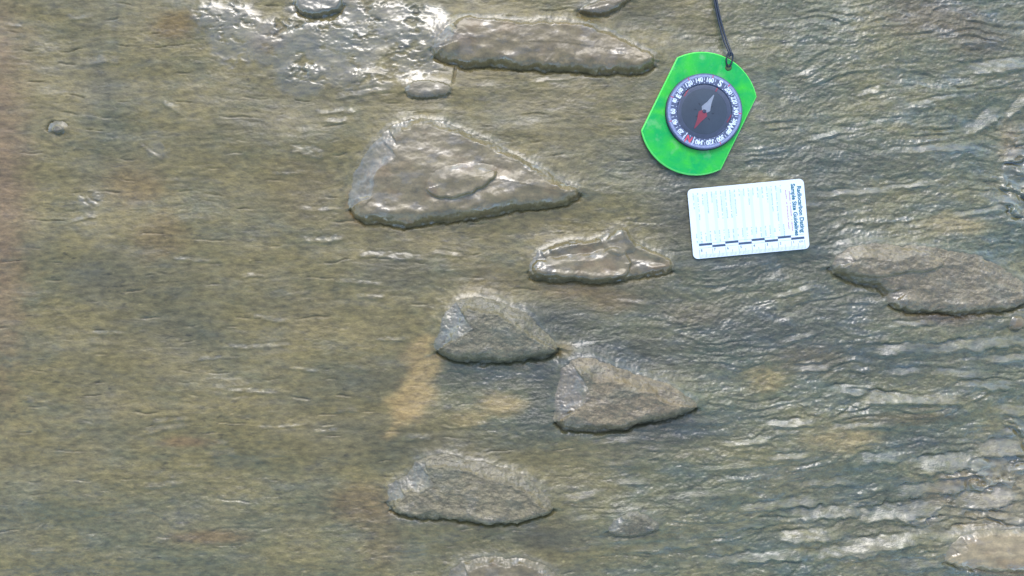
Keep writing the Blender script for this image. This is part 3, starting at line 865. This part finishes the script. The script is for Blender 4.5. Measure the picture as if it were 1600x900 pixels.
for i in range(18):
    x, y, a = at(i * 20 + 10, RO - 4.2); mids.append((x, y, 2.0, .35, a))
for i in range(36):
    x, y, a = at(i * 10, RI + .9); mids.append((x, y, .7, .3, a))
bars('division_mark', mids, 6.8, 6.86, M_WHITE, bez, 'stuff')
for deg in (0, 40, 80, 120, 160, 190, 240, 300):
    x, y, a = at(deg + 4, RO - 1.85); bars('red_tick', [(x, y, 2.0, .55, a)], 6.86, 6.91, M_RED, bez)
# N box
x, y, a = at(0, RT)
for s in (-1, 1):
    xx, yy, aa = at(s * 8.5, RT); bars('north_frame_bar', [(xx, yy, 6.2, .45, aa)], 6.8, 6.87, M_WHITE, bez)
# red orienting bars either side, south pip
for deg in (110, 253):
    x, y, a = at(deg, RI - .6); bars('orienting_bar', [(x, y, 8.6, .85, DN)], 5.55, 5.7, M_RED, dial)
for deg in (75, 290):
    x, y, a = at(deg, RI - .9); bars('declination_bar', [(x, y, 7.5, .8, a + math.pi / 2)], 5.55, 5.7, M_RIM, dial)
x, y, a = at(180, RI - 1.6); bars('south_pip', [(x, y, 3.0, .9, a)], 5.55, 5.7, M_RED, dial)
# pips round the pivot
pips = []
for i in range(8):
    a = DN + math.pi / 4 * i + .3
    pips.append((6.6 * math.cos(a), 6.6 * math.sin(a), 1.8, .8, a))
bars('centre_pip', pips, 5.49, 5.56, M_DARKP, dial, 'stuff')

def needle_half(name, ang, mat, L_):
    w = 3.6
    pts2 = [(0, -w * .55), (2.2, -w), (L_ * .55, -1.6), (L_, -.35), (L_, .35), (L_ * .55, 1.6), (2.2, w), (0, w * .55)]
    ca, sa = math.cos(ang), math.sin(ang)
    return [(u * ca - v * sa, u * sa + v * ca) for u, v in pts2]
NA = math.atan2(-107, -62)
needle = prism('needle', ccw(needle_half('n', NA, None, 14.6)), 5.9, 6.2, M_NEEDLE_R, comp)
prism('south_half', ccw(needle_half('s', NA + math.pi, None, 14.0)), 5.9, 6.2, M_NEEDLE_W, needle)
lathe('pivot', [(1.5, 6.15), (1.3, 6.5), (.6, 6.65)], M_BEZEL, needle, 20)
lens = lathe('lens', [(RI - .1, 6.6), (RI * .8, 6.95), (RI * .5, 7.2), (RI * .2, 7.3), (.2, 7.32)], M_LENS, comp, 64)
bm_faces = [tuple(p.vertices) for p in lens.data.polygons[:-1]]       # open below: one clear surface
lv = [tuple(v.co) for v in lens.data.vertices]; lens.data.clear_geometry(); lens.data.from_pydata(lv, [], bm_faces)
for p in lens.data.polygons: p.use_smooth = True

# cord: loop through the eyelet, then two strands running out of view
def L3(px, py, zmm):
    return ((px - PX) * S, -(py - PY) * S, zmm / 1000)
loopc = spline([L3(1139,105,2.2), L3(1136.2,101,3.6), L3(1134.8,94,4.4), L3(1136.5,86.5,4.8), L3(1140,83,5.4), L3(1144,85.5,5.2),
                L3(1144.5,92,4.4), L3(1142.5,100,3.6), L3(1140,105,2.2)], 8)
lan = tube('lanyard_loop', loopc, .00062, M_CORD, comp)
s1 = spline([L3(1139.5,90,5.0), L3(1138,82,5.0), L3(1132,62,2.2), L3(1126,38,1.2), L3(1120.5,12,1.0), L3(1116,-12,.8), L3(1104,-60,.6), L3(1080,-130,.4), L3(1050,-190,.4)], 8)
s2 = spline([L3(1142.5,88,4.8), L3(1141,80,4.8), L3(1136,62,2.4), L3(1129.5,38,1.4), L3(1123.5,12,1.2), L3(1119.5,-12,1.0), L3(1109,-62,.7), L3(1090,-130,.5), L3(1074,-200,.4)], 8)
tube('cord_strand', s1, .00078, M_CORD, comp)
tube('cord_strand', s2, .00078, M_CORD, comp)

# ------------------------------------------------------------------ scale card
M_CARD = plain('white_card_plastic', (.78, .80, .765), .35, .25, noise=.02, nscale=60)
M_TEAL = plain('teal_print', (.008, .13, .17), .5)
M_PINK = plain('faded_red_print', (.50, .22, .25), .5)
M_GREY = plain('faded_grey_green_print', (.36, .48, .46), .5)
M_PALE = plain('pale_green_table_band', (.66, .775, .70), .4)
M_NAVY = plain('slate_blue_print', (.045, .075, .12), .5)
M_TICK = plain('thin_grey_print', (.10, .14, .15), .5)

ccx = sum(p[0] for p in CARD) / 4; ccy = sum(p[1] for p in CARD) / 4
CW, CH = 181.0 * MM, 109.2 * MM
kc = 1 - (Z_CARD * S + 0.0008) / CAM_H
card = bpy.data.objects.new('scale_card', None); COL.objects.link(card)
card.location = (X(ccx) * kc, Y(ccy) * kc, Z_CARD * S)
card.rotation_euler = (math.radians(.6), math.radians(-.4), math.radians(5.3))
tag(card, 'white plastic reference card with centimetre scale and teal title, below the compass', 'card')
pts = []
rc = 3.6
for (sx, sy, a0) in ((1, 1, 0), (-1, 1, 90), (-1, -1, 180), (1, -1, 270)):
    for i in range(7):
        a = math.radians(a0 + 15 * i)
        pts.append((sx * (CW / 2 - rc) + rc * math.cos(a), sy * (CH / 2 - rc) + rc * math.sin(a)))
prism('card_sheet', pts, 0, .76, M_CARD, card, bevel=.12)
ZT = .77
def cpx(u, v):     # fractions of the card, u to the right, v down
    return (u - .5) * CW, (.5 - v) * CH
# the title runs down the right-hand side
DOWN = -math.pi / 2
x, y = cpx(.952, .43); text('title_line', 'Radiocarbon Dating', 4.3, (x, y, ZT), DOWN, M_TEAL, card, bold=.16, ext=.02, squeeze=1.0)
x, y = cpx(.902, .43); text('title_line', 'Sample Size Guidelines', 4.2, (x, y, ZT), DOWN, M_TEAL, card, bold=.16, ext=.02, squeeze=1.0)
rnd = random.Random(4)
def print_line(name, u, v0, v1, mat, thick):
    x, y0 = cpx(u, v0); _, y1 = cpx(u, v1)
    y = y0; rects = []
    while y > y1:
        l = rnd.uniform(.45, 1.0)
        if rnd.random() < .82: rects.append((x + rnd.uniform(-.08, .08), y - l / 2, thick * rnd.uniform(.6, 1), l, 0))
        y -= l + .22
    return bars(name, rects, .76, .775, mat, card)
print_line('fine_print', .868, .16, .72, M_PINK, 1.1)
print_line('fine_print', .838, .14, .70, M_PINK, .9)
for i in range(20):
    u = .045 + i * .0395
    if i % 2 == 0 and i < 19:
        x, y = cpx(u + .02, .46)
        bars('table_band', [(x, y, CW * .026, CH * .74, 0)], .755, .765, M_PALE, card)
    l = rnd.choice([.10, .14, .18, .22, .3, .38]) if i not in (17, 18) else (.36 if i == 17 else .5)
    print_line('fine_print', u, .065, .065 + l, M_GREY, 1.0)
    print_line('fine_print', u, .62, .64 + rnd.uniform(.06, .16), M_GREY, 1.0)
# centimetre bar: eight cells in two rows
u0, u1 = .057, .962
cell = (u1 - u0) * CW / 8
for i in range(8):
    x, _ = cpx(u0, 0); cx = x + cell * (i + .5)
    for row in (0, 1):
        _, yy = cpx(0, .805 + row * .031)
        if (i + row) % 2 == 0: bars('scale_cell', [(cx, yy, cell, 1.55, 0)], .76, .78, M_NAVY, card)
_, yt = cpx(0, .788); _, yb = cpx(0, .853)
bars('scale_rule', [((cpx(u0, 0)[0] + cpx(u1, 0)[0]) / 2, yt, cell * 8, .16, 0)], .76, .772, M_TICK, card)
bars('scale_rule', [((cpx(u0, 0)[0] + cpx(u1, 0)[0]) / 2, yb, cell * 8, .16, 0)], .76, .772, M_TICK, card)
tk = []
for i in range(81):
    x = cpx(u0, 0)[0] + cell * i / 10
    l = 6.4 if i % 10 == 0 else (4.4 if i % 5 == 0 else 2.6)
    yy = -CH / 2 + .4 + l / 2
    tk.append((x, yy, l, .20 if i % 5 else .26, math.pi / 2))
bars('millimetre_tick', tk, .76, .775, M_TICK, card, 'stuff')
for i in range(8):
    x = cpx(u0, 0)[0] + cell * i + 1.6
    _, yy = cpx(0, .888)
    text('scale_numeral', str(8 - i), 2.7, (x, yy, .77), 0, M_TICK, card, bold=.05, ext=.01)
x = cpx(u1, 0)[0] - 2.6; _, yy = cpx(0, .885)
text('unit_mark', 'cm', 2.7, (x, yy, .77), 0, M_TICK, card, bold=.03, ext=.01)
